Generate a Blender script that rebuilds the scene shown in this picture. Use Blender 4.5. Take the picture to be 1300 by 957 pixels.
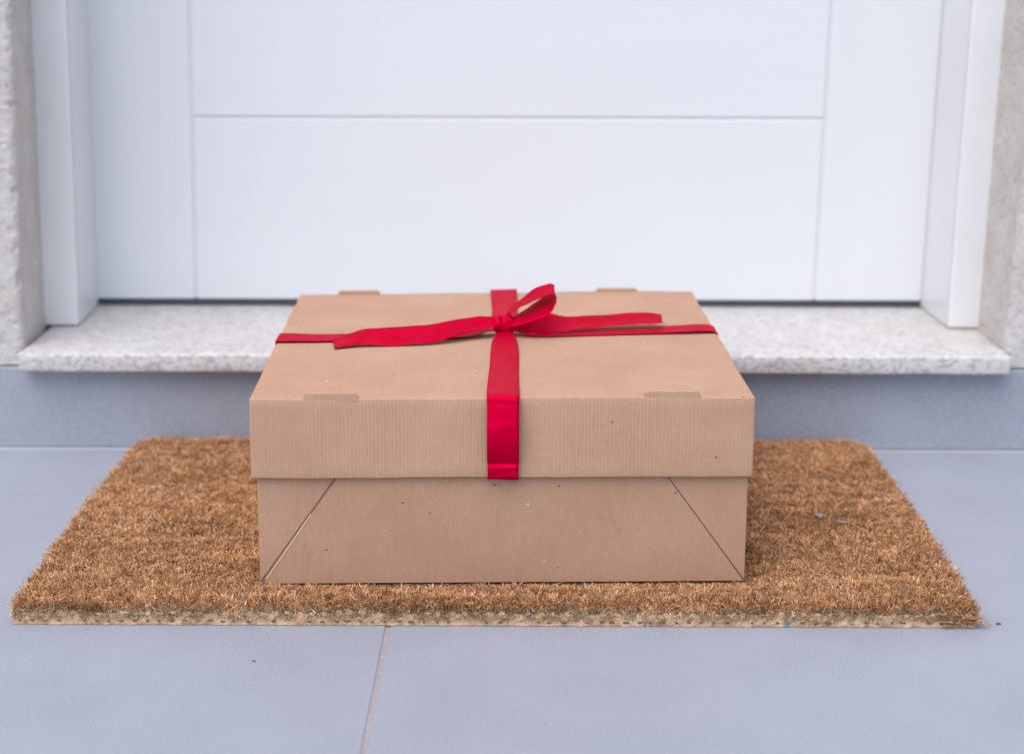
import bpy, bmesh, math, random
import numpy as np
from mathutils import Vector, Matrix, noise
random.seed(7); rng = np.random.default_rng(11)
for o in list(bpy.data.objects): bpy.data.objects.remove(o, do_unlink=True)
S = bpy.context.scene
COL = S.collection

# ---------------------------------------------------------------- camera
YAW, PITCH, ROLL = math.radians(-0.2573), math.radians(13.2033), math.radians(0.1173)
cam_d = bpy.data.cameras.new('camera'); cam = bpy.data.objects.new('camera', cam_d); COL.objects.link(cam)
fw = Vector((math.sin(YAW)*math.cos(PITCH), math.cos(YAW)*math.cos(PITCH), -math.sin(PITCH)))
rt = Vector((math.cos(YAW), -math.sin(YAW), 0)); up = rt.cross(fw)
R = rt*math.cos(ROLL) + up*math.sin(ROLL); U = -rt*math.sin(ROLL) + up*math.cos(ROLL)
M = Matrix((R, U, -fw)).transposed().to_4x4(); M.translation = (0.0175, -1.1523, 0.4814)
cam.matrix_world = M
cam_d.sensor_width = 36; cam_d.sensor_fit = 'HORIZONTAL'; cam_d.lens = 60.07
cam_d.shift_y = -44.5/1300
cam_d.clip_start = .02; cam_d.clip_end = 4000
cam_d.dof.use_dof = True; cam_d.dof.focus_distance = 1.27; cam_d.dof.aperture_fstop = 5.0
S.camera = cam

# ---------------------------------------------------------------- light
EL, AZ = 61, 206            # sun elevation, azimuth (clockwise from +Y)
w = bpy.data.worlds.new('World'); S.world = w; w.use_nodes = True
nt = w.node_tree; bg = nt.nodes['Background']
sky = nt.nodes.new('ShaderNodeTexSky'); sky.sky_type = 'NISHITA'; sky.sun_disc = False
sky.sun_elevation = math.radians(EL); sky.sun_rotation = math.radians(AZ)
sky.air_density = 1.0; sky.dust_density = 2.0; sky.ozone_density = 1.0
nt.links.new(sky.outputs[0], bg.inputs[0]); bg.inputs[1].default_value = 0.15
sd = bpy.data.lights.new('sun', 'SUN'); sun = bpy.data.objects.new('sun', sd); COL.objects.link(sun)
sd.energy = 1.3; sd.angle = math.radians(65); sd.color = (.98, .98, 1.0)
sdir = Vector((math.sin(math.radians(AZ))*math.cos(math.radians(EL)), math.cos(math.radians(AZ))*math.cos(math.radians(EL)), math.sin(math.radians(EL))))
sun.rotation_euler = sdir.to_track_quat('Z', 'Y').to_euler(); sun.location = (-2, -2, 3)
S.view_settings.view_transform = 'Standard'; S.view_settings.look = 'None'
S.view_settings.gamma = 1; S.view_settings.exposure = 0.61

# ---------------------------------------------------------------- helpers
def tag(o, label=None, cat=None, group=None, kind=None):
    if label: o['label'] = label
    if cat: o['category'] = cat
    if group: o['group'] = group
    if kind: o['kind'] = kind
    return o
def empty(name, loc=(0, 0, 0), rz=0, parent=None):
    o = bpy.data.objects.new(name, None); COL.objects.link(o); o.location = loc; o.rotation_euler = (0, 0, rz)
    o.empty_display_size = .05
    if parent: o.parent = parent
    return o
def link(name, me, mat, parent=None, smooth=False):
    o = bpy.data.objects.new(name, me); COL.objects.link(o)
    if mat: me.materials.append(mat)
    if parent:
        o.parent = parent
    if smooth:
        me.polygons.foreach_set('use_smooth', [True]*len(me.polygons))
    if smooth == 'weighted':
        wn = o.modifiers.new('normals', 'WEIGHTED_NORMAL'); wn.weight = 100
    return o
def from_bm(name, bm, mat, parent=None, smooth=False):
    bmesh.ops.recalc_face_normals(bm, faces=bm.faces)
    me = bpy.data.meshes.new(name); bm.to_mesh(me); bm.free()
    return link(name, me, mat, parent, smooth)
def cube_bm(x0, x1, y0, y1, z0, z1, bev=0, seg=2, cuts=None):
    bm = bmesh.new(); bmesh.ops.create_cube(bm, size=1)
    for v in bm.verts:
        v.co = Vector(((x0+x1)/2+v.co.x*(x1-x0), (y0+y1)/2+v.co.y*(y1-y0), (z0+z1)/2+v.co.z*(z1-z0)))
    if bev: bmesh.ops.bevel(bm, geom=list(bm.edges), offset=bev, segments=seg, profile=.5, affect='EDGES')
    if cuts:
        for ax, lo, hi, n in ((0, x0, x1, cuts[0]), (1, y0, y1, cuts[1]), (2, z0, z1, cuts[2])):
            for i in range(1, n):
                co = [0, 0, 0]; no = [0, 0, 0]; co[ax] = lo+(hi-lo)*i/n; no[ax] = 1
                bmesh.ops.bisect_plane(bm, geom=bm.verts[:]+bm.edges[:]+bm.faces[:], plane_co=co, plane_no=no)
    return bm
def prism_bm(poly, z0, z1, bev=0, axis='z'):
    """poly: 2-D outline; extruded along z (x,y outline) or along y (x,z outline)."""
    bm = bmesh.new()
    if axis == 'z': vs = [bm.verts.new((a, b, z0)) for a, b in poly]; d = Vector((0, 0, z1-z0))
    else: vs = [bm.verts.new((a, z0, b)) for a, b in poly]; d = Vector((0, z1-z0, 0))
    f = bm.faces.new(vs)
    r = bmesh.ops.extrude_face_region(bm, geom=[f])
    bmesh.ops.translate(bm, verts=[e for e in r['geom'] if isinstance(e, bmesh.types.BMVert)], vec=d)
    bmesh.ops.recalc_face_normals(bm, faces=bm.faces)
    if bev: bmesh.ops.bevel(bm, geom=list(bm.edges), offset=bev, segments=2, profile=.5, affect='EDGES')
    return bm
def wobble(bm, amp, scale, seed=0, fn=None):
    for v in bm.verts:
        n = noise.noise_vector(v.co*scale+Vector((seed, seed*2.3, 0)))
        v.co += n*amp
        if fn: fn(v)
    return bm

# ---------------------------------------------------------------- materials
def mat(name, col=(.5, .5, .5), rough=.5, spec=.5):
    m = bpy.data.materials.new(name); m.use_nodes = True
    b = m.node_tree.nodes['Principled BSDF']
    b.inputs['Base Color'].default_value = (*col, 1); b.inputs['Roughness'].default_value = rough
    b.inputs['Specular IOR Level'].default_value = spec
    return m, m.node_tree, b
def N(nt, t, **kw):
    n = nt.nodes.new(t)
    for k, v in kw.items():
        if k in n.inputs: n.inputs[k].default_value = v
        else: setattr(n, k, v)
    return n
def coords(nt, scale=(1, 1, 1)):
    tc = N(nt, 'ShaderNodeTexCoord'); mp = N(nt, 'ShaderNodeMapping'); mp.inputs['Scale'].default_value = scale
    nt.links.new(tc.outputs['Object'], mp.inputs['Vector']); return mp.outputs[0]
def nz(nt, vec, scale, detail=3, rough=.5):
    n = N(nt, 'ShaderNodeTexNoise'); n.inputs['Scale'].default_value = scale; n.inputs['Detail'].default_value = detail
    n.inputs['Roughness'].default_value = rough; nt.links.new(vec, n.inputs['Vector']); return n.outputs['Fac']
def ramp(nt, fac, stops):
    r = N(nt, 'ShaderNodeValToRGB'); e = r.color_ramp.elements
    while len(e) < len(stops): e.new(.5)
    for i, (p, c) in enumerate(stops):
        e[i].position = p; e[i].color = (*c, 1) if len(c) == 3 else c
    nt.links.new(fac, r.inputs[0]); return r.outputs[0]
def mix(nt, fac, a, b, mode='MIX'):
    n = N(nt, 'ShaderNodeMix', data_type='RGBA', blend_type=mode)
    for s, v in ((0, fac), (6, a), (7, b)):
        if isinstance(v, (int, float)): n.inputs[s].default_value = v
        elif isinstance(v, tuple): n.inputs[s].default_value = (*v, 1)
        else: nt.links.new(v, n.inputs[s])
    return n.outputs[2]
def mth(nt, op, a, b=0.0, c=None):
    n = N(nt, 'ShaderNodeMath', operation=op)
    for i, v in enumerate((a, b) if c is None else (a, b, c)):
        if isinstance(v, (int, float)): n.inputs[i].default_value = v
        else: nt.links.new(v, n.inputs[i])
    return n.outputs[0]
def bump(nt, b, h, strength, dist):
    n = N(nt, 'ShaderNodeBump'); n.inputs['Strength'].default_value = strength; n.inputs['Distance'].default_value = dist
    nt.links.new(h, n.inputs['Height']); nt.links.new(n.outputs[0], b.inputs['Normal'])
G = lambda v: (v, v, v)

def m_tile():
    m, nt, b = mat('tile', rough=.5, spec=.35); v = coords(nt)
    c = ramp(nt, nz(nt, v, 9, 4, .6), [(.3, (.262, .274, .312)), (.7, (.325, .336, .378))])
    c = mix(nt, ramp(nt, nz(nt, v, 650, 2), [(.35, G(0)), (.75, G(1))]), c, (.39, .40, .445))
    d = ramp(nt, nz(nt, v, 330, 3, .7), [(.30, G(1)), (.36, G(0))])
    c = mix(nt, mth(nt, 'MULTIPLY', d, .5), c, (.20, .20, .22))
    nt.links.new(c, b.inputs['Base Color'])
    nt.links.new(mth(nt, 'MULTIPLY_ADD', nz(nt, v, 14, 3), .25, .38), b.inputs['Roughness'])
    bump(nt, b, nz(nt, v, 420, 3), .4, .0008); return m
def m_grout():
    m, nt, b = mat('grout', rough=.9); v = coords(nt)
    nt.links.new(ramp(nt, nz(nt, v, 200, 3), [(.3, (.31, .265, .26)), (.7, (.40, .35, .34))]), b.inputs['Base Color'])
    bump(nt, b, nz(nt, v, 600, 2), .4, .001); return m
def m_ground():
    m, nt, b = mat('ground', rough=.95); v = coords(nt)
    nt.links.new(ramp(nt, nz(nt, v, .8, 6), [(.3, (.16, .15, .13)), (.7, (.28, .27, .25))]), b.inputs['Base Color']); return m
def m_stone():
    m, nt, b = mat('speckled_stone', rough=.38, spec=.4); v = coords(nt, (1, 1.4, 1.4))
    c = ramp(nt, nz(nt, v, 38, 5, .65), [(.32, (.56, .51, .455)), (.5, (.62, .58, .54)), (.7, (.68, .655, .625))])
    s = ramp(nt, nz(nt, v, 190, 4, .75), [(.50, G(0)), (.60, G(1))])
    c = mix(nt, mth(nt, 'MULTIPLY', s, .85), c, (.33, .31, .31))
    s2 = ramp(nt, nz(nt, coords(nt, (1.3, 1, 1)), 75, 4, .75), [(.60, G(0)), (.68, G(1))])
    c = mix(nt, mth(nt, 'MULTIPLY', s2, .55), c, (.46, .35, .28))
    s3 = ramp(nt, nz(nt, coords(nt, (.8, 1, 1.2)), 260, 3, .7), [(.66, G(0)), (.72, G(1))])
    c = mix(nt, mth(nt, 'MULTIPLY', s3, .8), c, (.20, .19, .20))
    nt.links.new(c, b.inputs['Base Color']); bump(nt, b, nz(nt, v, 300, 3), .12, .0005); return m
def m_white(name, col, grain=(1, 1, 1)):
    m, nt, b = mat(name, rough=.38, spec=.4); v = coords(nt, grain)
    c = ramp(nt, nz(nt, v, 5, 4), [(.3, tuple(x*.985 for x in col)), (.7, col)])
    nt.links.new(c, b.inputs['Base Color'])
    h = nz(nt, v, 90, 3, .6); bump(nt, b, h, .18, .0006)
    nt.links.new(mth(nt, 'MULTIPLY_ADD', nz(nt, v, 20, 2), .18, .30), b.inputs['Roughness']); return m
def m_frame():
    m, nt, b = mat('frame_paint', rough=.35, spec=.45); v = coords(nt)
    c = ramp(nt, nz(nt, v, 8, 4), [(.3, (.72, .72, .71)), (.7, (.77, .77, .76))])
    sp = ramp(nt, nz(nt, v, 210, 3, .6), [(.73, G(0)), (.76, G(1))])      # scuffs and grime specks
    c = mix(nt, mth(nt, 'MULTIPLY', sp, .5), c, (.40, .35, .30))
    nt.links.new(c, b.inputs['Base Color']); bump(nt, b, nz(nt, v, 120, 2), .1, .0005); return m
def m_stucco():
    m, nt, b = mat('stucco', rough=.92, spec=.2); v = coords(nt)
    c = ramp(nt, nz(nt, v, 22, 5, .65), [(.3, (.60, .54, .48)), (.55, (.67, .62, .565)), (.75, (.72, .68, .635))])
    s = ramp(nt, nz(nt, v, 170, 4, .7), [(.58, G(0)), (.68, G(1))])
    c = mix(nt, mth(nt, 'MULTIPLY', s, .55), c, (.27, .24, .22))
    s = ramp(nt, nz(nt, v, 330, 3, .65), [(.60, G(0)), (.68, G(1))])      # pits
    c = mix(nt, mth(nt, 'MULTIPLY', s, .6), c, (.22, .18, .15))
    nt.links.new(c, b.inputs['Base Color'])
    bump(nt, b, nz(nt, v, 240, 5, .7), .9, .003); return m
def m_rubber():
    m, nt, b = mat('seal_rubber', (.045, .06, .075), .45); return m
def m_card(name, flute, c0, c1):
    m, nt, b = mat(name, rough=.78, spec=.22); v = coords(nt)
    c = ramp(nt, nz(nt, v, 16, 4, .6), [(.3, c0), (.7, c1)])
    # paper fibres: fine light and dark mottling
    f = ramp(nt, nz(nt, coords(nt, (1, 1, 1)), 900, 3, .7), [(.3, G(.88)), (.7, G(1.10))])
    c = mix(nt, 1.0, c, f, 'MULTIPLY')
    f2 = ramp(nt, nz(nt, coords(nt, (3.2, .8, .8)), 120, 3, .6), [(.3, G(.965)), (.7, G(1.03))])
    c = mix(nt, 1.0, c, f2, 'MULTIPLY')
    for sc, thr, col, k in ((105, .085, (.10, .05, .03), .85), (80, .075, (.78, .66, .54), .75), (45, .035, (.08, .04, .025), .6)):
        vo = N(nt, 'ShaderNodeTexVoronoi'); vo.inputs['Scale'].default_value = sc
        mp = N(nt, 'ShaderNodeMapping'); mp.inputs['Location'].default_value = (sc, 3, 7)
        tc = N(nt, 'ShaderNodeTexCoord'); nt.links.new(tc.outputs['Object'], mp.inputs[0]); nt.links.new(mp.outputs[0], vo.inputs['Vector'])
        sep = N(nt, 'ShaderNodeSeparateColor'); nt.links.new(vo.outputs['Color'], sep.inputs[0])
        near = mth(nt, 'LESS_THAN', vo.outputs['Distance'], thr)
        pick = mth(nt, 'GREATER_THAN', sep.outputs[0], .88)
        c = mix(nt, mth(nt, 'MULTIPLY', mth(nt, 'MULTIPLY', near, pick), k), c, col)
    nt.links.new(c, b.inputs['Base Color'])
    # corrugation under the liner: ridges run vertically on walls, front to back on top
    ge = N(nt, 'ShaderNodeNewGeometry'); tc = N(nt, 'ShaderNodeTexCoord')
    sp = N(nt, 'ShaderNodeSeparateXYZ'); nt.links.new(tc.outputs['Object'], sp.inputs[0])
    sn = N(nt, 'ShaderNodeSeparateXYZ'); nt.links.new(ge.outputs['Normal'], sn.inputs[0])
    side = mth(nt, 'GREATER_THAN', mth(nt, 'ABSOLUTE', sn.outputs[0]), .7)
    co = mth(nt, 'ADD', mth(nt, 'MULTIPLY', sp.outputs[0], mth(nt, 'SUBTRACT', 1.0, side)), mth(nt, 'MULTIPLY', sp.outputs[1], side))
    wv = mth(nt, 'SINE', mth(nt, 'MULTIPLY', co, 2*math.pi/.0027))
    amp = ramp(nt, nz(nt, coords(nt, (1, 1, .15)), 30, 2), [(.35, G(.5)), (.65, G(1))])
    topf = mth(nt, 'SUBTRACT', 1.0, mth(nt, 'MULTIPLY', mth(nt, 'GREATER_THAN', sn.outputs[2], .7), .68))
    h = mth(nt, 'MULTIPLY', mth(nt, 'MULTIPLY', mth(nt, 'MULTIPLY', wv, amp), flute), topf)
    h = mth(nt, 'ADD', h, mth(nt, 'MULTIPLY', nz(nt, v, 700, 3), .5))
    h = mth(nt, 'ADD', h, mth(nt, 'MULTIPLY', nz(nt, coords(nt, (1, 1, .2)), 45, 3), 1.2))
    bump(nt, b, h, .5, .00035); return m
def m_satin():
    m, nt, b = mat('red_satin', (.52, .0, .020), .47, .12); b.inputs['Specular Tint'].default_value = (1, .02, .22, 1); b.inputs['Metallic'].default_value = .45; v = coords(nt)
    b.inputs['Sheen Weight'].default_value = 0; b.inputs['Sheen Roughness'].default_value = .4
    b.inputs['Sheen Tint'].default_value = (1, .25, .45, 1)
    c = ramp(nt, nz(nt, v, 60, 3), [(.3, (.50, .0, .022)), (.7, (.60, .0, .034))])
    nt.links.new(c, b.inputs['Base Color'])
    b.inputs['Anisotropic'].default_value = .2
    tc = N(nt, 'ShaderNodeTexCoord'); w1 = nz(nt, tc.outputs['Object'], 2500, 1)
    h = mth(nt, 'ADD', mth(nt, 'MULTIPLY', w1, .15), nz(nt, v, 110, 2)); bump(nt, b, h, .25, .0005); return m
def m_fibre(name, stops, rough=.8):
    m, nt, b = mat(name, rough=rough, spec=.25); v = coords(nt)
    ge = N(nt, 'ShaderNodeNewGeometry')
    c = ramp(nt, ge.outputs['Random Per Island'], stops)
    t = ramp(nt, nz(nt, v, 14, 4, .6), [(.3, (.86, .80, .72)), (.7, (1.1, 1.1, 1.1))])
    c = mix(nt, 1.0, c, t, 'MULTIPLY')
    t = ramp(nt, nz(nt, v, 130, 3, .6), [(.35, (.70, .66, .62)), (.6, (1.08, 1.08, 1.08))])
    c = mix(nt, 1.0, c, t, 'MULTIPLY')
    t = ramp(nt, nz(nt, coords(nt, (.35, 2.2, 1)), 42, 4, .6), [(.3, (.76, .72, .68)), (.65, (1.12, 1.12, 1.12))])   # rows of tufts
    c = mix(nt, 1.0, c, t, 'MULTIPLY')
    d = ramp(nt, nz(nt, v, 46, 4, .7), [(.60, (0, 0, 0)), (.72, (1, 1, 1))])      # trodden-in dirt
    c = mix(nt, mth(nt, 'MULTIPLY', d, .55), c, (.15, .09, .055))
    nt.links.new(c, b.inputs['Base Color']); return m
def m_backing():
    m, nt, b = mat('mat_backing', rough=.8, spec=.25); v = coords(nt)
    c = ramp(nt, nz(nt, v, 90, 4, .65), [(.3, (.36, .21, .12)), (.5, (.64, .405, .24)), (.72, (.76, .53, .345))])
    s = ramp(nt, nz(nt, coords(nt, (1, 1, .7)), 170, 3, .65), [(.60, G(0)), (.68, G(1))])
    c = mix(nt, mth(nt, 'MULTIPLY', s, .8), c, (.25, .22, .19))
    s = ramp(nt, nz(nt, coords(nt, (.8, 1, 1.1)), 110, 3, .6), [(.66, G(0)), (.70, G(1))])
    c = mix(nt, mth(nt, 'MULTIPLY', s, .8), c, (.14, .22, .33))
    nt.links.new(c, b.inputs['Base Color']); bump(nt, b, nz(nt, v, 350, 4, .7), .8, .0015); return m

TILE, GROUT, STONE, STUCCO, SEAL, SATIN = m_tile(), m_grout(), m_stone(), m_stucco(), m_rubber(), m_satin()
DOOR_V = m_white('door_paint_upright', (.735, .735, .735), (6, 6, .5)); DOOR_H = m_white('door_paint_level', (.735, .735, .735), (.5, 6, 6))
FRAME = m_frame()
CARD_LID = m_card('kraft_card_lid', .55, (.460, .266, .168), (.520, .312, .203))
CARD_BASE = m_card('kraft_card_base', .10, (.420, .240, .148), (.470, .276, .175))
COIR = m_fibre('coir', [(0, (.10, .042, .020)), (.12, (.40, .185, .070)), (.5, (.72, .375, .165)), (.86, (.83, .52, .28)), (1, (.90, .74, .58))])
FUZZ = m_fibre('pale_coir', [(0, (.36, .23, .12)), (.5, (.64, .47, .28)), (.94, (.74, .60, .41)), (1, (.40, .42, .44))])
BACKING = m_backing()
SEAM, _, _ = mat('pale_grout', (.50, .49, .50), .9, .2)
CORE, _, _ = mat('coir_gap_shade', (.10, .045, .018), .95, .1)  # dark brown under-layer: shade between the fibres put into its colour
ENDS, _, _ = mat('coir_ends', (.20, .12, .07), .9, .1)
STRIP, _, _ = mat('strip_rubber', (.42, .38, .35), .7, .3)
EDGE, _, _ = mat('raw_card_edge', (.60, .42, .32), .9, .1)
LINT, _, _ = mat('grey_lint', (.30, .25, .24), .9, .1)
CRUMB, _, _ = mat('dark_crumb', (.16, .11, .08), .8, .1)

# ---------------------------------------------------------------- setting: ground, floor, step
me = bpy.data.meshes.new('ground'); q = 1500
me.from_pydata([(-q, -q, -.02), (q, -q, -.02), (q, q, -.02), (-q, q, -.02)], [], [(0, 1, 2, 3)])
tag(link('ground', me, m_ground()), kind='structure')
RY = .4395                                             # face of the riser
floor = from_bm('floor', cube_bm(-2.48, 2.33, -2.01, RY+.02, -.018, -.0009), GROUT); tag(floor, kind='structure')
T, GX, gw = .80, -.0768, .0016
for i in range(-3, 3):
    for j in range(3):
        x0, y1 = GX+i*T, RY-j*T-.0028
        b = cube_bm(x0+gw, x0+T-gw, y1-T+2*gw, y1, -.012, 0, .0008, 1)
        from_bm('tile', b, TILE, floor)
SX0, SX1, SY, SZ, SH = -.4584, .4827, .4197, .0995, .0177
step = from_bm('step', cube_bm(-2.48, 2.33, RY+.0105, .95, -.001, SZ-SH-.001), GROUT); tag(step, kind='structure')
for a, c in ((-1.677, -.877), (-.877, -.0768), (-.0768, .7232), (.7232, 1.5232), (1.5232, 2.32)):
    from_bm('grout_line', cube_bm(a, c-.0001, RY-.0032, RY+.0012, -.004, .0013, .0004, 1), SEAM, step)
    from_bm('tile', cube_bm(a+.0012, c-.0012, RY, RY+.010, .0018, SZ-SH-.0006, .0007, 1), TILE, step)

# ---------------------------------------------------------------- stone door sill
b = cube_bm(SX0, SX1, SY, .72, SZ-SH, SZ, .0022, 3, (60, 8, 2))
wobble(b, .0005, 25, 3)
sill = from_bm('door_sill', b, STONE, None, True)
tag(sill, 'pale speckled stone sill slab under the white door, jutting over the tiled riser', 'door sill')

# ---------------------------------------------------------------- stucco wall with the door recess
LEAN = .0157
def lean(z): return LEAN*(z-SZ)
def spaced(*segs):
    out = []
    for a, c, n in segs: out += list(np.linspace(a, c, n, endpoint=False))
    return out+[segs[-1][1]]
def wall_side(sgn, verts, faces):
    WY, JY = .4445, .552
    zs = spaced((SZ-SH+.001, .56, 210), (.56, 2.12, 60), (2.12, 2.7, 10))
    # arc parameter along the outline: face (outer to corner), rounded corner, reveal
    face = list(np.geomspace(2.0, .14, 26))[:-1] + list(np.linspace(.14, .007, 66))
    base = len(verts); n = None
    for z in zs:
        cx = -.4631+.0268*z if sgn < 0 else .4808+.029*z
        if z > .6: cx = (-.4631+.0268*.6 if sgn < 0 else .4808+.029*.6)+LEAN*(z-.6)
        jx = (-.4643 if sgn < 0 else .4812)+lean(z)
        pts = []
        for d in face: pts.append((cx+sgn*d, WY, 0, -1))
        r = .007
        for k in range(1, 6):
            a = k/6*math.pi/2
            pts.append((cx+sgn*(r-r*math.sin(a)), WY+r-r*math.cos(a), -sgn*math.sin(a), -math.cos(a)))
        for k in range(0, 55):
            t = k/54; y = WY+r+t*(JY-WY-r)
            pts.append((cx+(jx-cx)*t, y, -sgn, 0))
        n = len(pts)
        for (x, y, nx, ny) in pts:
            near = 1.0 if (z < .57 and abs(x) < .62) else .25
            p = Vector((x, y, z))
            h = noise.noise(p*22)*.0006 + noise.noise(p*75)*.0007 + noise.noise(p*230)*.0006
            rg = noise.noise(p*170); h += max(0, rg)*.0012*near - max(0, noise.noise(p*110+Vector((5, 5, 5)))-.2)*.004*near
            # the outer face is rougher than the trowelled reveal
            h *= (1.0 if ny < -.5 else .55)
            if z < zs[0]+.001: h *= .3
            verts.append((x+nx*h, y+ny*h, z))
    for i in range(len(zs)-1):
        for k in range(n-1):
            a = base+i*n+k; faces.append((a, a+1, a+n+1, a+n) if sgn < 0 else (a+1, a, a+n, a+n+1))
verts, faces = [], []
wall_side(-1, verts, faces); wall_side(1, verts, faces)
me = bpy.data.meshes.new('house_wall'); me.from_pydata(verts, [], faces)
bm = bmesh.new(); bm.from_mesh(me)
for x0, x1, z0, z1 in ((-.60, .66, 2.16, 2.7),):         # lintel over the door
    t = cube_bm(x0, x1, .4475, .62, z0, z1); tmp = bpy.data.meshes.new('tmp'); t.to_mesh(tmp); t.free(); bm.from_mesh(tmp)
for x0, x1 in ((-2.4, -.475), (.525, 2.5)):              # the wall's body behind its rendered face
    t = cube_bm(x0, x1, .462, .75, SZ-SH+.001, 2.7); tmp = bpy.data.meshes.new('tmp'); t.to_mesh(tmp); t.free(); bm.from_mesh(tmp)
bm.to_mesh(me); bm.free()
wall = link('house_wall', me, STUCCO, None, True)
tag(wall, 'rough pale stucco house wall on both sides of the white door', 'wall')

# ---------------------------------------------------------------- door frame
def shear(b):
    for v in b.verts: v.co.x += lean(v.co.z)
    return b
FZ = SZ+.0008
frame = empty('door_frame', (0, .5369, FZ)); tag(frame, 'white painted door frame standing on the stone sill', 'door frame')
def at(b, o=(0, .5369, FZ)):
    bmesh.ops.translate(b, verts=b.verts, vec=(-o[0], -o[1], -o[2])); return b
HZ = 2.14
for sgn, xo, xi, xb in ((-1, -.4700, -.4300, -.4354), (1, .4870, .4511, .4459)):
    s = -sgn
    casing = [(xo, .5369), (xi, .5369), (xi, .5465), (xo, .5465)]
    from_bm('casing', at(shear(prism_bm(casing, FZ, HZ, .0028))), FRAME, frame, 'weighted')
    from_bm('weather_strip', at(shear(prism_bm([(xi-s*.0008, .54655), (xi-s*.0008, .5484), (xo, .5484), (xo, .54655)], FZ, HZ))), STRIP, frame)
    jamb = [(xo, .5485), (xi-s*.0026, .5485), (xi-s*.0006, .5515), (xb-s*.0006, .665), (xo, .665)]
    from_bm('jamb', at(shear(prism_bm(jamb, FZ, HZ, .0012))), FRAME, frame, 'weighted')
from_bm('head', at(cube_bm(-.435, .500, .5375, .664, HZ+.001, HZ+.04, .002)), FRAME, frame)

# ---------------------------------------------------------------- door
DY = .6409
door = empty('front_door', (0, DY, FZ)); tag(door, 'closed white panelled front door above the stone sill, behind the gift box', 'door')
D = (0, DY, FZ); Z0 = SZ+.0075; X0, G0, G1, X1 = -.4358, -.3291, .3328, .4474; g = .0014
from_bm('slab', at(shear(cube_bm(X0+.002, X1-.002, DY+.0021, DY+.045, Z0+.001, HZ-.004)), D), DOOR_V, door)
from_bm('stile', at(shear(cube_bm(X0, G0-g, DY, DY+.003, Z0, HZ-.003, .0013, 3)), D), DOOR_V, door, 'weighted')
from_bm('stile', at(shear(cube_bm(G1+g, X1, DY, DY+.003, Z0, HZ-.003, .0013, 3)), D), DOOR_V, door, 'weighted')
zz = [Z0-.0012, .3010, .62, .94, 1.26, 1.58, 1.90, HZ-.003]
for a, c in zip(zz, zz[1:]):
    from_bm('panel', at(shear(cube_bm(G0+g, G1-g, DY, DY+.003, a+.0012, c-.0012, .0013, 3)), D), DOOR_H, door, 'weighted')
from_bm('bottom_seal', at(cube_bm(X0+.001, X1-.001, DY+.0015, DY+.03, SZ+.0006, Z0-.0004, .0008, 1), D), SEAL, door)

# ---------------------------------------------------------------- coir doormat
MX, MD, PH = .35, .4262, .0190
def mat_bound(y):
    """half width limits of the mat at depth y (rounded back corners, slightly wavy sides)"""
    wv = np.interp(y, [0, .02, .1, .2, .3, .38, .43], [.0, -.0005, .0, .0016, .0, -.001, -.001])
    rb = .030
    t = np.clip((y-(MD-rb))/rb, 0, 1); cut = rb*(1-np.sqrt(np.clip(1-t*t, 0, 1)))*.8
    rf = .006; t2 = np.clip((rf-y)/rf, 0, 1); cut2 = rf*(1-np.sqrt(np.clip(1-t2*t2, 0, 1)))
    return MX+wv-cut-cut2
mat_root = empty('doormat', (0, 0, 0)); tag(mat_root, 'worn brown coir doormat lying on the grey tiles under the box', 'doormat')
def mat_slab(z0, z1, inset, nx, amp, seed):
    ys = np.concatenate([np.linspace(0, .008, 4, endpoint=False), np.linspace(.008, MD-.03, 60, endpoint=False), MD-.03*(1-np.sin(np.linspace(0, math.pi/2, 12)))])
    bm = bmesh.new(); rings = []
    out = []
    xsf = np.linspace(-1, 1, nx)
    front = [(t*(mat_bound(0)-inset), inset) for t in xsf]
    right = [(float(mat_bound(y))-inset, max(inset, min(y, MD-inset))) for y in ys[1:]]
    back = [(t*(float(mat_bound(MD))-inset), MD-inset) for t in xsf[::-1]][1:-1]
    left = [(-x, y) for x, y in right[::-1]]
    out = front+right+back+left
    levels = [z0, z0+(z1-z0)*.25, z0+(z1-z0)*.5, z0+(z1-z0)*.75, z1]
    for li, z in enumerate(levels):
        ring = []
        for x, y in out:
            n1 = noise.noise(Vector((x*90, y*90, z*160+seed)))*amp + noise.noise(Vector((x*330, y*330, z*400+seed)))*amp*.6
            d = Vector((x*.3, y-.2, 0)).normalized() if abs(y-.2) > .18 else Vector((math.copysign(1, x), 0, 0))
            ring.append(bm.verts.new((x+d.x*n1, y+d.y*n1, z)))
        rings.append(ring)
    n = len(out)
    for a, c in zip(rings, rings[1:]):
        for k in range(n): bm.faces.new((a[k], a[(k+1) % n], c[(k+1) % n], c[k]))
    bm.faces.new(rings[-1]); bm.faces.new(rings[0][::-1])
    return bm
bmk = mat_slab(.0004, .0094, .0016, 420, .0013, 3)
backing = from_bm('backing', bmk, BACKING, mat_root)
core = from_bm('pile_base', mat_slab(.0092, .0138, .0045, 120, .0006, 9), CORE, mat_root)

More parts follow.
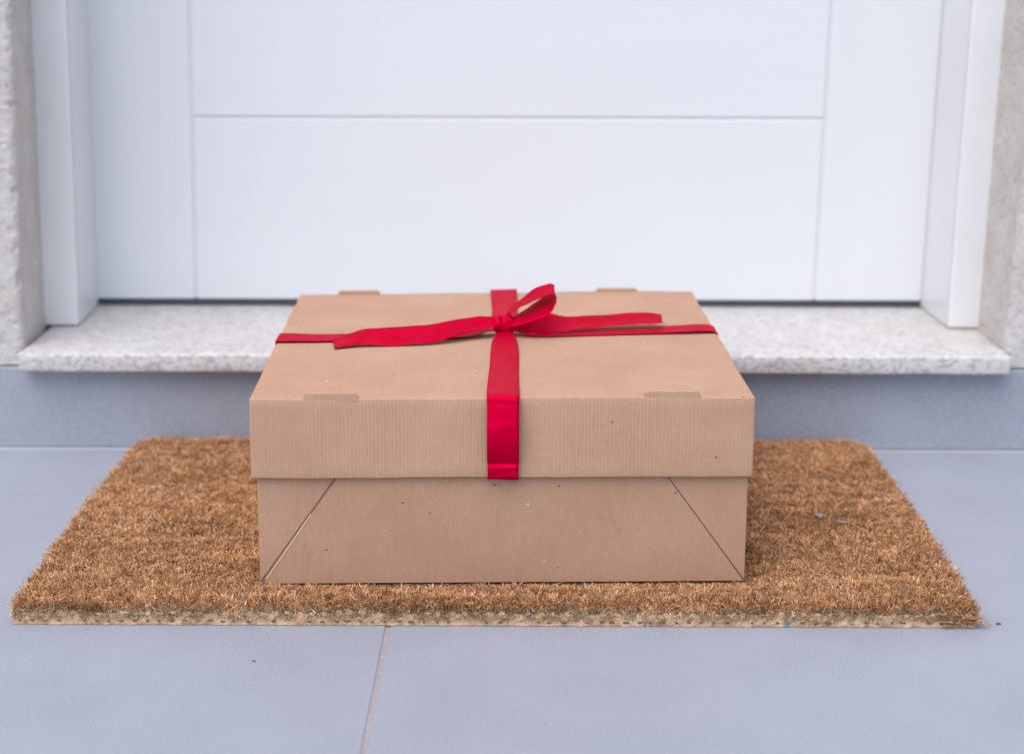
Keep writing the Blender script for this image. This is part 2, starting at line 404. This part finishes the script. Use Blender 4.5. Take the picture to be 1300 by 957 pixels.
def blades(name, P, tip, width, material, parent, bend=None):
    """many thin curved coir fibres as one mesh: P roots (n,3), tip offsets (n,3), width (n,)"""
    n = len(P); ang = rng.uniform(0, math.pi, n)
    side = np.stack([np.cos(ang), np.sin(ang)*.6, np.sin(ang*3)*.3], 1); side /= np.linalg.norm(side, axis=1)[:, None]
    b = rng.normal(0, .36, (n, 3))*np.linalg.norm(tip, axis=1)[:, None]
    V = np.empty((n, 6, 3), np.float32)
    for k, (t, wk) in enumerate(((0, 1.), (.55, .9), (1., .6))):
        c = P+tip*t+b*(t*(1-t)*2)
        V[:, 2*k] = c-side*(width*wk/2)[:, None]; V[:, 2*k+1] = c+side*(width*wk/2)[:, None]
    me = bpy.data.meshes.new(name); me.vertices.add(n*6); me.vertices.foreach_set('co', V.reshape(-1))
    q = np.array([[0, 1, 3, 2], [2, 3, 5, 4]]); F = (q[None]+(np.arange(n)*6)[:, None, None]).reshape(-1)
    me.loops.add(len(F)); me.loops.foreach_set('vertex_index', F.astype(np.int32))
    m = n*2; me.polygons.add(m); me.polygons.foreach_set('loop_start', (np.arange(m)*4).astype(np.int32))
    me.update(calc_edges=True); me.validate()
    o = link(name, me, material, parent); o['kind'] = 'stuff'; return o
BY, BROT, BX0, BX1, BD = .0395, .0266, -.1774, .1886, .3733
NF = 640000
x = rng.uniform(-MX-.002, MX+.002, NF); y = rng.uniform(.0035, MD-.001, NF)
# coir is tufted: pull roots towards clump centres
cx = np.round(x/.0042+np.sin(y*700)*.3)*.0042; cy = np.round(y/.0042+np.sin(x*611)*.3)*.0042
pull = rng.uniform(0, .55, NF); x = x+(cx-x)*pull; y = y+(cy-y)*pull
ok = np.abs(x) < mat_bound(y)-.0015
inside = (x > -.166) & (x < .176) & (y > BY+.014) & (y < BY+BD-.02)
ok &= ~inside; x, y, cx, cy = x[ok], y[ok], cx[ok], cy[ok]; n = len(x)
hsh = lambda a, b, s: np.modf(np.abs(np.sin(a*12989.8+b*78233.1+s)*43758.5))[0]
low = np.array([noise.noise(Vector((a*28, b*28, 0))) for a, b in zip(x[::1], y[::1])])
edge = np.minimum(mat_bound(y)-np.abs(x), np.minimum(y, MD-y)); ed = np.clip(1-edge/.010, 0, 1)
H = (PH-.0002-.0118)*(1+low*.22)*rng.uniform(.66, 1.04, n)*(.78+.36*hsh(cx, cy, 1))*(1-.25*ed)
lx = (hsh(cx, cy, 2)-.5)*1.0+rng.normal(0, .42, n); ly = (hsh(cx, cy, 3)-.5)*1.0+rng.normal(0, .42, n)
lx += np.where(mat_bound(y)-np.abs(x) < .008, np.sign(x)*.2, 0); ly += np.where(y < .012, -.35*np.clip(1-y/.012, 0, 1)-.1, 0)
under = (np.abs(x-.005) < .19) & (y > BY-.004) & (y < BY+BD); H = np.where(under, np.minimum(H, .0036), H)
row = np.array([noise.noise(Vector((a*9, b*60, 7))) for a, b in zip(x, y)]); H = H*(1+.22*row)
tip = np.stack([lx*H, ly*H, H], 1)
blades('pile', np.stack([x, y, np.full(n, .0118)-.0015*ed], 1), tip, rng.uniform(.00030, .00078, n), COIR, mat_root)
# pale glued fibres along the cut front edge and the sides
n = 26000
x = rng.uniform(-MX+.002, MX-.002, n); z = rng.uniform(.0048, .0128, n); y = np.full(n, .0020)+rng.uniform(0, .002, n)
lump = np.array([noise.noise(Vector((a*60, 0, 4))) for a in x])
tip = np.stack([rng.normal(0, .0016, n), -rng.uniform(.0004, .0030, n), rng.uniform(-.0020, .0028, n)+lump*.0012], 1)
blades('edge_fringe', np.stack([x, y, z], 1), tip, rng.uniform(.0003, .0008, n), FUZZ, mat_root)
n = 9000                                               # brown fibres hanging over the cut edge
x = rng.uniform(-MX+.002, MX-.002, n); z = rng.uniform(.0105, .0150, n)
lump = np.array([noise.noise(Vector((a*45, 3, 4))) for a in x])
tip = np.stack([rng.normal(0, .0022, n), -rng.uniform(.0008, .0042, n), rng.uniform(-.0035, .0035, n)+lump*.002], 1)
blades('edge_pile', np.stack([x, .0036+rng.uniform(0, .002, n), z], 1), tip, rng.uniform(.0003, .0007, n), COIR, mat_root)
n = 150                                                # frayed strands at the torn front right corner
x = rng.uniform(.318, .349, n); z = rng.uniform(.002, .011, n)
tip = np.stack([rng.uniform(.002, .010, n), -rng.uniform(-.0005, .0030, n), rng.normal(.0006, .0014, n)], 1)
blades('frayed_corner', np.stack([x, np.full(n, .0004), z], 1), tip, rng.uniform(.0004, .0012, n), COIR, mat_root)
# a few long stray fibres lying over the pile
n = 420
x = rng.uniform(-MX+.01, MX-.01, n); y = rng.uniform(.004, MD-.01, n); k = ~((x > -.18) & (x < .195) & (y > .036)); x, y = x[k], y[k]; n = len(x)
a = rng.uniform(0, 2*math.pi, n); L = rng.uniform(.006, .018, n)
blades('stray_fibre', np.stack([x, y, np.full(n, PH-.001)], 1), np.stack([np.cos(a)*L, np.sin(a)*L, rng.uniform(-.001, .003, n)], 1), np.full(n, .0004), FUZZ, mat_root)
# row of dark cut coir ends in the backing, and pale yarn ends above them
def lumps(name, items, material):
    bm = bmesh.new()
    for (px, py, pz, sx, sy, sz) in items:
        bmesh.ops.create_icosphere(bm, subdivisions=2, radius=1, matrix=Matrix.Translation((px, py, pz)) @ Matrix.Diagonal((sx, sy, sz, 1)))
    wobble(bm, .0005, 700)
    o = from_bm(name, bm, material, mat_root, True); o['kind'] = 'stuff'; return o
lumps('coir_end', [(-.342+i*.0091+random.uniform(-.001, .001), .0008, .0036+random.uniform(-.0004, .0004), random.uniform(.0010, .0026), .0005, random.uniform(.0006, .0011)) for i in range(76) if random.random() < .85], ENDS)
lumps('yarn_end', [(-.340+i*.0091+random.uniform(-.001, .001), .0018, .0092+random.uniform(-.0009, .0009), random.uniform(.0018, .0036), .0012, random.uniform(.0012, .0026)) for i in range(76) if random.random() < .8], BACKING)

def scrap(name, loc, r, material, label, cat, sq=(1, 1, .5), amp=.35):
    bm = bmesh.new(); bmesh.ops.create_icosphere(bm, subdivisions=3, radius=r)
    for v in bm.verts:
        v.co *= 1+noise.noise(v.co*(2.2/r)+Vector(loc)*50)*amp*2
        v.co = Vector((v.co.x*sq[0], v.co.y*sq[1], v.co.z*sq[2]))
    o = from_bm(name, bm, material, None, True); o.location = loc; tag(o, label, cat); return o
scrap('lint', (.2665, .192, .0192), .0032, LINT, 'larger grey ball of lint on the mat, right of the box', 'lint', (1.5, 1, .45))
scrap('lint', (.2815, .177, .0192), .0022, LINT, 'smaller grey scrap of lint on the mat, nearer its right edge', 'lint', (1.5, 1, .4))
scrap('crumb', (.3515, .193, .0125), .0028, CRUMB, 'dark brown crumb caught on the right edge of the mat', 'crumb', (1.3, 1, .8))

scrap('grit', (.3655, .0086, .0006), .0011, CRUMB, 'dark speck of grit on the tile right of the mat', 'grit', (1.4, 1, .5))
scrap('grit', (-.1640, -.0620, .0004), .0008, CRUMB, 'dark speck of grit on the tile in front of the mat', 'grit', (1.4, 1, .5))

# ---------------------------------------------------------------- cardboard gift box
box = empty('gift_box', (0, BY, .0172), BROT); tag(box, 'closed brown kraft cardboard box with separate lid, standing on the coir mat', 'box')
ZB, ZL, ZT = 0.0, .1000-.0172, .1604-.0172
def warp_lid(v):
    x, y, z = v.co
    t = max(0, min(1, (z-ZL)/(ZT-ZL)))
    # the lid is a little slack: sides bow, back right corner sits higher
    v.co.z += t*(.0022*max(0, (x-BX0)/(BX1-BX0))*max(0, y/BD) + .0004*math.sin(x*17))
    if t < .9:
        v.co.y += -.0006*math.cos(x*8)*(1-t) if y < BD/2 else 0
b = cube_bm(BX0, BX1, 0, BD, ZL, ZT, .0013, 3, (36, 30, 8)); wobble(b, .0009, 9, 21); wobble(b, .0004, 30, 5, warp_lid)
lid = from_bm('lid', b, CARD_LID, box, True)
def tab(x0, x1, y, d, lift, back=False):
    """raised locking tongue at the fold of the lid: rounded trapezoid standing just above the top face"""
    h = .0040; c = .0016
    poly = [(x0, -.0028), (x1, -.0028), (x1, h-.0025), (x1-c, h-.0004), (x1-c*2.5, h), (x0+c*2.5, h), (x0+c, h-.0004), (x0, h-.0025)]
    b = prism_bm([(a, ZT+lift+q) for a, q in poly], y, y+d, .0006, 'y')
    return from_bm('tab', b, CARD_LID, lid)
tab(-.1385, -.0990, .0001, .0036, -.0003); tab(.1078, .1488, .0001, .0036, .0004)
tab(-.1420, -.1025, BD-.0040, .0045, -.0004); tab(.0985, .1380, BD-.0040, .0045, .0012)
# small slits beside the tabs
# base
bx0, bx1, f0 = -.1741, .1860, .0040
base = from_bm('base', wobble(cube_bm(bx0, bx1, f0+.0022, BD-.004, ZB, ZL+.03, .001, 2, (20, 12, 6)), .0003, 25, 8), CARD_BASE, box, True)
HB = ZL+.02; t1 = (HB-ZB)/(.0975-.0172)
dl = (-.1195-bx0)*t1; dr = (bx1-.1285)*t1
# overlapping front panel (trapezoid) over two glued corner flaps
P = prism_bm([(bx0+.0030, ZB+.0002), (bx1-.0010, ZB+.0002), (bx1-.0010-dr, HB), (bx0+.0030+dl, HB)], f0, f0+.0020, .0003, 'y')
from_bm('front_panel', P, CARD_BASE, base)
P = prism_bm([(bx0, ZB+.0012), (bx0+dl+.0021, HB), (bx0, HB)], f0+.0009, f0+.0026, .0005, 'y'); from_bm('corner_flap', P, CARD_BASE, base)
t0, t1b = .03, .52                                       # raw cut edge of the panel in paler board, lower left
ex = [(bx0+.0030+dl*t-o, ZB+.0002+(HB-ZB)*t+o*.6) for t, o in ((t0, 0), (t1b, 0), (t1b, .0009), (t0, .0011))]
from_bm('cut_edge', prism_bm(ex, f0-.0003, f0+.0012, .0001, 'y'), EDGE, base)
for q, (ux, uz, wz) in enumerate(((.030, .0005, .030), (.0345, .008, .024))):     # pressed fold marks near the corner
    from_bm('fold_mark', prism_bm([(bx0+ux, uz), (bx0+ux+.0007, uz), (bx0+ux+.0035, uz+wz), (bx0+ux+.0028, uz+wz)], f0-.0002, f0+.0008, .0001, 'y'), CARD_BASE, base)
P = prism_bm([(bx1, ZB+.0006), (bx1, HB), (bx1-dr-.0006, HB)], f0+.0006, f0+.0026, .0005, 'y'); from_bm('corner_flap', P, CARD_BASE, base)

# ---------------------------------------------------------------- red ribbon
ROOT = Vector((.0055, .238, .1604))
rib = empty('ribbon', ROOT); tag(rib, 'red satin ribbon tied round the box lid with a one loop bow', 'ribbon')
def crom(P, t):
    n = len(P)-1; i = min(int(t), n-1); u = t-i
    a, b, c, d = P[max(i-1, 0)], P[i], P[i+1], P[min(i+2, n)]
    return .5*((2*b)+(-a+c)*u+(2*a-5*b+4*c-d)*u*u+(-a+3*b-3*c+d)*u**3)
def ribbon(name, keys, n=90, th=.00035, curl=0., cut=0., wav=.0, nw=8, seed=0):
    """keys: (edge A point, edge B point) in world space; a strip is swept between the two splines"""
    def lift(p):                                          # the lid's top rises towards its back right corner
        p = Vector(p)
        if p.z > .1585: p.z += .0003+.0022*max(0, min(1, (p.x-BX0)/(BX1-BX0)))*max(0, min(1, (p.y-BY)/BD))
        return p
    A = [lift(k[0])-ROOT for k in keys]; B = [lift(k[1])-ROOT for k in keys]
    V = []; K = len(keys)-1
    for i in range(n+1):
        t = K*i/n; a, b = crom(A, t), crom(B, t)
        t2 = min(K, t+.02); t0 = max(0, t-.02)
        tang = ((crom(A, t2)+crom(B, t2))-(crom(A, t0)+crom(B, t0))).normalized()
        nr = tang.cross(b-a).normalized()
        row = []
        for j in range(nw+1):
            u = j/nw; p = a.lerp(b, u)
            p += nr*(curl*(4*u*(1-u)) + wav*noise.noise(Vector((i/n*K*1.3+seed, u*1.5, seed))))
            if cut and i > n-3: p += tang*cut*(u-.5)
            row.append((p+nr*th/2, p-nr*th/2))
        V.append(row)
    bm = bmesh.new()
    vt = [[bm.verts.new(c[0]) for c in r] for r in V]; vb = [[bm.verts.new(c[1]) for c in r] for r in V]
    for i in range(n):
        for j in range(nw):
            bm.faces.new((vt[i][j], vt[i+1][j], vt[i+1][j+1], vt[i][j+1]))
            bm.faces.new((vb[i][j], vb[i][j+1], vb[i+1][j+1], vb[i+1][j]))
    for i in range(n):
        bm.faces.new((vt[i][0], vb[i][0], vb[i+1][0], vt[i+1][0])); bm.faces.new((vt[i][nw], vt[i+1][nw], vb[i+1][nw], vb[i][nw]))
    for i in (0, n):
        for j in range(nw): bm.faces.new((vt[i][j], vt[i][j+1], vb[i][j+1], vb[i][j]))
    return from_bm(name, bm, SATIN, rib, True)
zt = .1611
def lk(y, z, x0=-.0058, x1=.0176): return ((x0, y, z), (x1, y, z))
# lengthwise band: hangs down the front of the lid, runs back under the knot and down the far side
ribbon('lengthwise_band', [
    lk(.0425, .0994), lk(.0385, .0992, -.0055, .0173), lk(.0362, .1002, -.0055, .0173), lk(.0352, .1040, -.0055, .0173), lk(.0346, .1085, -.0054, .0172), lk(.0356, .1108, -.0056, .0174), lk(.0364, .1122, -.0056, .0175),
    lk(.0335, .1165), lk(.0308, .1250), lk(.0304, .1350), lk(.0322, .1450), lk(.0348, .1550), lk(.0366, .1602, -.0060, .0177), lk(.0395, .1619, -.0060, .0177), lk(.048, .1622, -.0062, .0176),
    lk(.080, .1618, -.0060, .0172), lk(.130, .1612, -.0055, .0172), lk(.165, .1620, -.0055, .0170), lk(.200, .1628, -.0050, .0158), lk(.232, .1650, -.0020, .0125), lk(.250, .1660, -.0018, .0120),
    lk(.275, .1645, -.0062, .0148), lk(.330, .1616, -.0070, .0158), lk(.385, .1615, -.0090, .0152), lk(.412, .1626, -.0100, .0150),
    lk(.4150, .1605, -.0100, .0150), lk(.4155, .150, -.0100, .0150), lk(.4155, .125, -.0100, .0150)], 260, wav=.0006, seed=2)
# crosswise band
def ck(x, y0, y1, z, z2=None): return ((x, y0, z), (x, y1, z if z2 is None else z2))
ribbon('crosswise_band', [
    ck(-.1828, .2080, .2395, .120), ck(-.1828, .2080, .2395, .150), ck(-.1821, .2080, .2390, .1602), ck(-.1795, .2085, .2380, .1616), ck(-.150, .2110, .2365, .1614), ck(-.110, .2140, .2385, .1613),
    ck(-.060, .2190, .2430, .1614), ck(-.025, .2240, .2440, .1620), ck(-.006, .2310, .2430, .1650), ck(.012, .2330, .2450, .1650), ck(.030, .2290, .2490, .1618),
    ck(.060, .2310, .2560, .1614), ck(.110, .2350, .2600, .1616), ck(.150, .2370, .2630, .1630, .1626), ck(.172, .2400, .2660, .1630, .1630), ck(.1805, .2415, .2670, .1618, .1618), ck(.1834, .2415, .2670, .1590),
    ck(.1838, .2415, .2670, .145), ck(.1838, .2415, .2670, .120)], 260, wav=.0004, seed=5)
# tails: (lower/front edge, upper/back edge)
ribbon('tail', [
    ((.004, .2290, .1700), (.004, .2370, .1760)), ((-.0100, .2230, .1690), (-.0100, .2370, .1765)), ((-.0216, .2170, .1675), (-.0216, .2345, .1762)), ((-.040, .2060, .1650), (-.040, .2270, .1750)),
    ((-.0612, .1990, .1622), (-.0612, .2210, .1728)), ((-.085, .1955, .1616), (-.085, .2185, .1712)), ((-.108, .1945, .1622), (-.106, .2180, .1706)),
    ((-.119, .1915, .1622), (-.119, .2160, .1676)), ((-.1270, .1885, .1617), (-.1300, .2140, .1640)), ((-.1305, .1865, .1616), (-.1372, .2105, .1622))], 120, curl=.0008, cut=-.003, wav=.0012, seed=8)
ribbon('tail', [
    ((.008, .2320, .1690), (.008, .2400, .1750)), ((.0170, .2330, .1635), (.0170, .2460, .1750)), ((.0300, .2340, .1622), (.0300, .2560, .1768)), ((.0420, .2350, .1620), (.0420, .2600, .1745)),
    ((.0570, .2370, .1636), (.0570, .2620, .1705)), ((.080, .2440, .1655), (.080, .2680, .1700)), ((.110, .2480, .1668), (.110, .2720, .1712)), ((.128, .2490, .1672), (.128, .2730, .1712)), ((.1395, .2500, .1680), (.1370, .2720, .1700))], 110, curl=-.0006, cut=.003, wav=.0010, seed=11)
# the single loop
ribbon('loop', [
    ((.007, .2300, .1690), (.007, .2380, .1740)), ((.0160, .2250, .1712), (.0160, .2400, .1775)), ((.0290, .2200, .1762), (.0270, .2430, .1842)), ((.0410, .2170, .1825), (.0370, .2420, .1915)),
    ((.0460, .2170, .1885), (.0435, .2400, .1970)), ((.0478, .2170, .1945), (.0462, .2400, .2010)), ((.0466, .2180, .1985), (.0448, .2400, .2032)), ((.0430, .2190, .1985), (.0405, .2400, .2030)),
    ((.0360, .2210, .1960), (.0320, .2420, .2000)), ((.0240, .2260, .1893), (.0215, .2430, .1922)), ((.0120, .2310, .1815), (.0115, .2440, .1835)), ((.005, .2340, .1740), (.005, .2420, .1765))], 120, curl=.0006, wav=.0008, seed=14)
# knot: a gathered lump with two turns of ribbon pulled over it
bm = bmesh.new(); bmesh.ops.create_uvsphere(bm, u_segments=56, v_segments=36, radius=1)
ax = Vector((.82, .1, .5)).normalized()
for v in bm.verts:
    p = v.co.copy(); s = p.dot(ax)
    r = 1+.10*math.sin(p.x*5+p.z*9)+.12*noise.noise(p*2.2)+.05*math.sin(p.z*22+p.x*6)
    v.co = Vector((p.x*.0098*r, p.y*.0080*r, p.z*.0062*r))+Vector((0, 0, .0098))
from_bm('knot', bm, SATIN, rib, True)
def wrap(cx, cy, cz, ra, rb, hw, tilt, seed):
    keys = []
    for i in range(13):
        a = i/12*2*math.pi
        u = Vector((math.cos(tilt), 0, math.sin(tilt)))          # along the turn's axis
        n1 = Vector((-math.sin(tilt), 0, math.cos(tilt))); n2 = Vector((0, 1, 0))
        c = Vector((cx, cy, cz))+n1*math.cos(a)*ra+n2*math.sin(a)*rb
        keys.append((c-u*hw*(1+.2*math.sin(3*a)), c+u*hw))
    ribbon('knot_turn', keys, 80, .0006, curl=.0010, wav=.0012, seed=seed)
wrap(.0085, .2370, .1712, .0078, .0080, .0040, .55, 3)
wrap(-.0010, .2360, .1705, .0066, .0076, .0034, .15, 6)
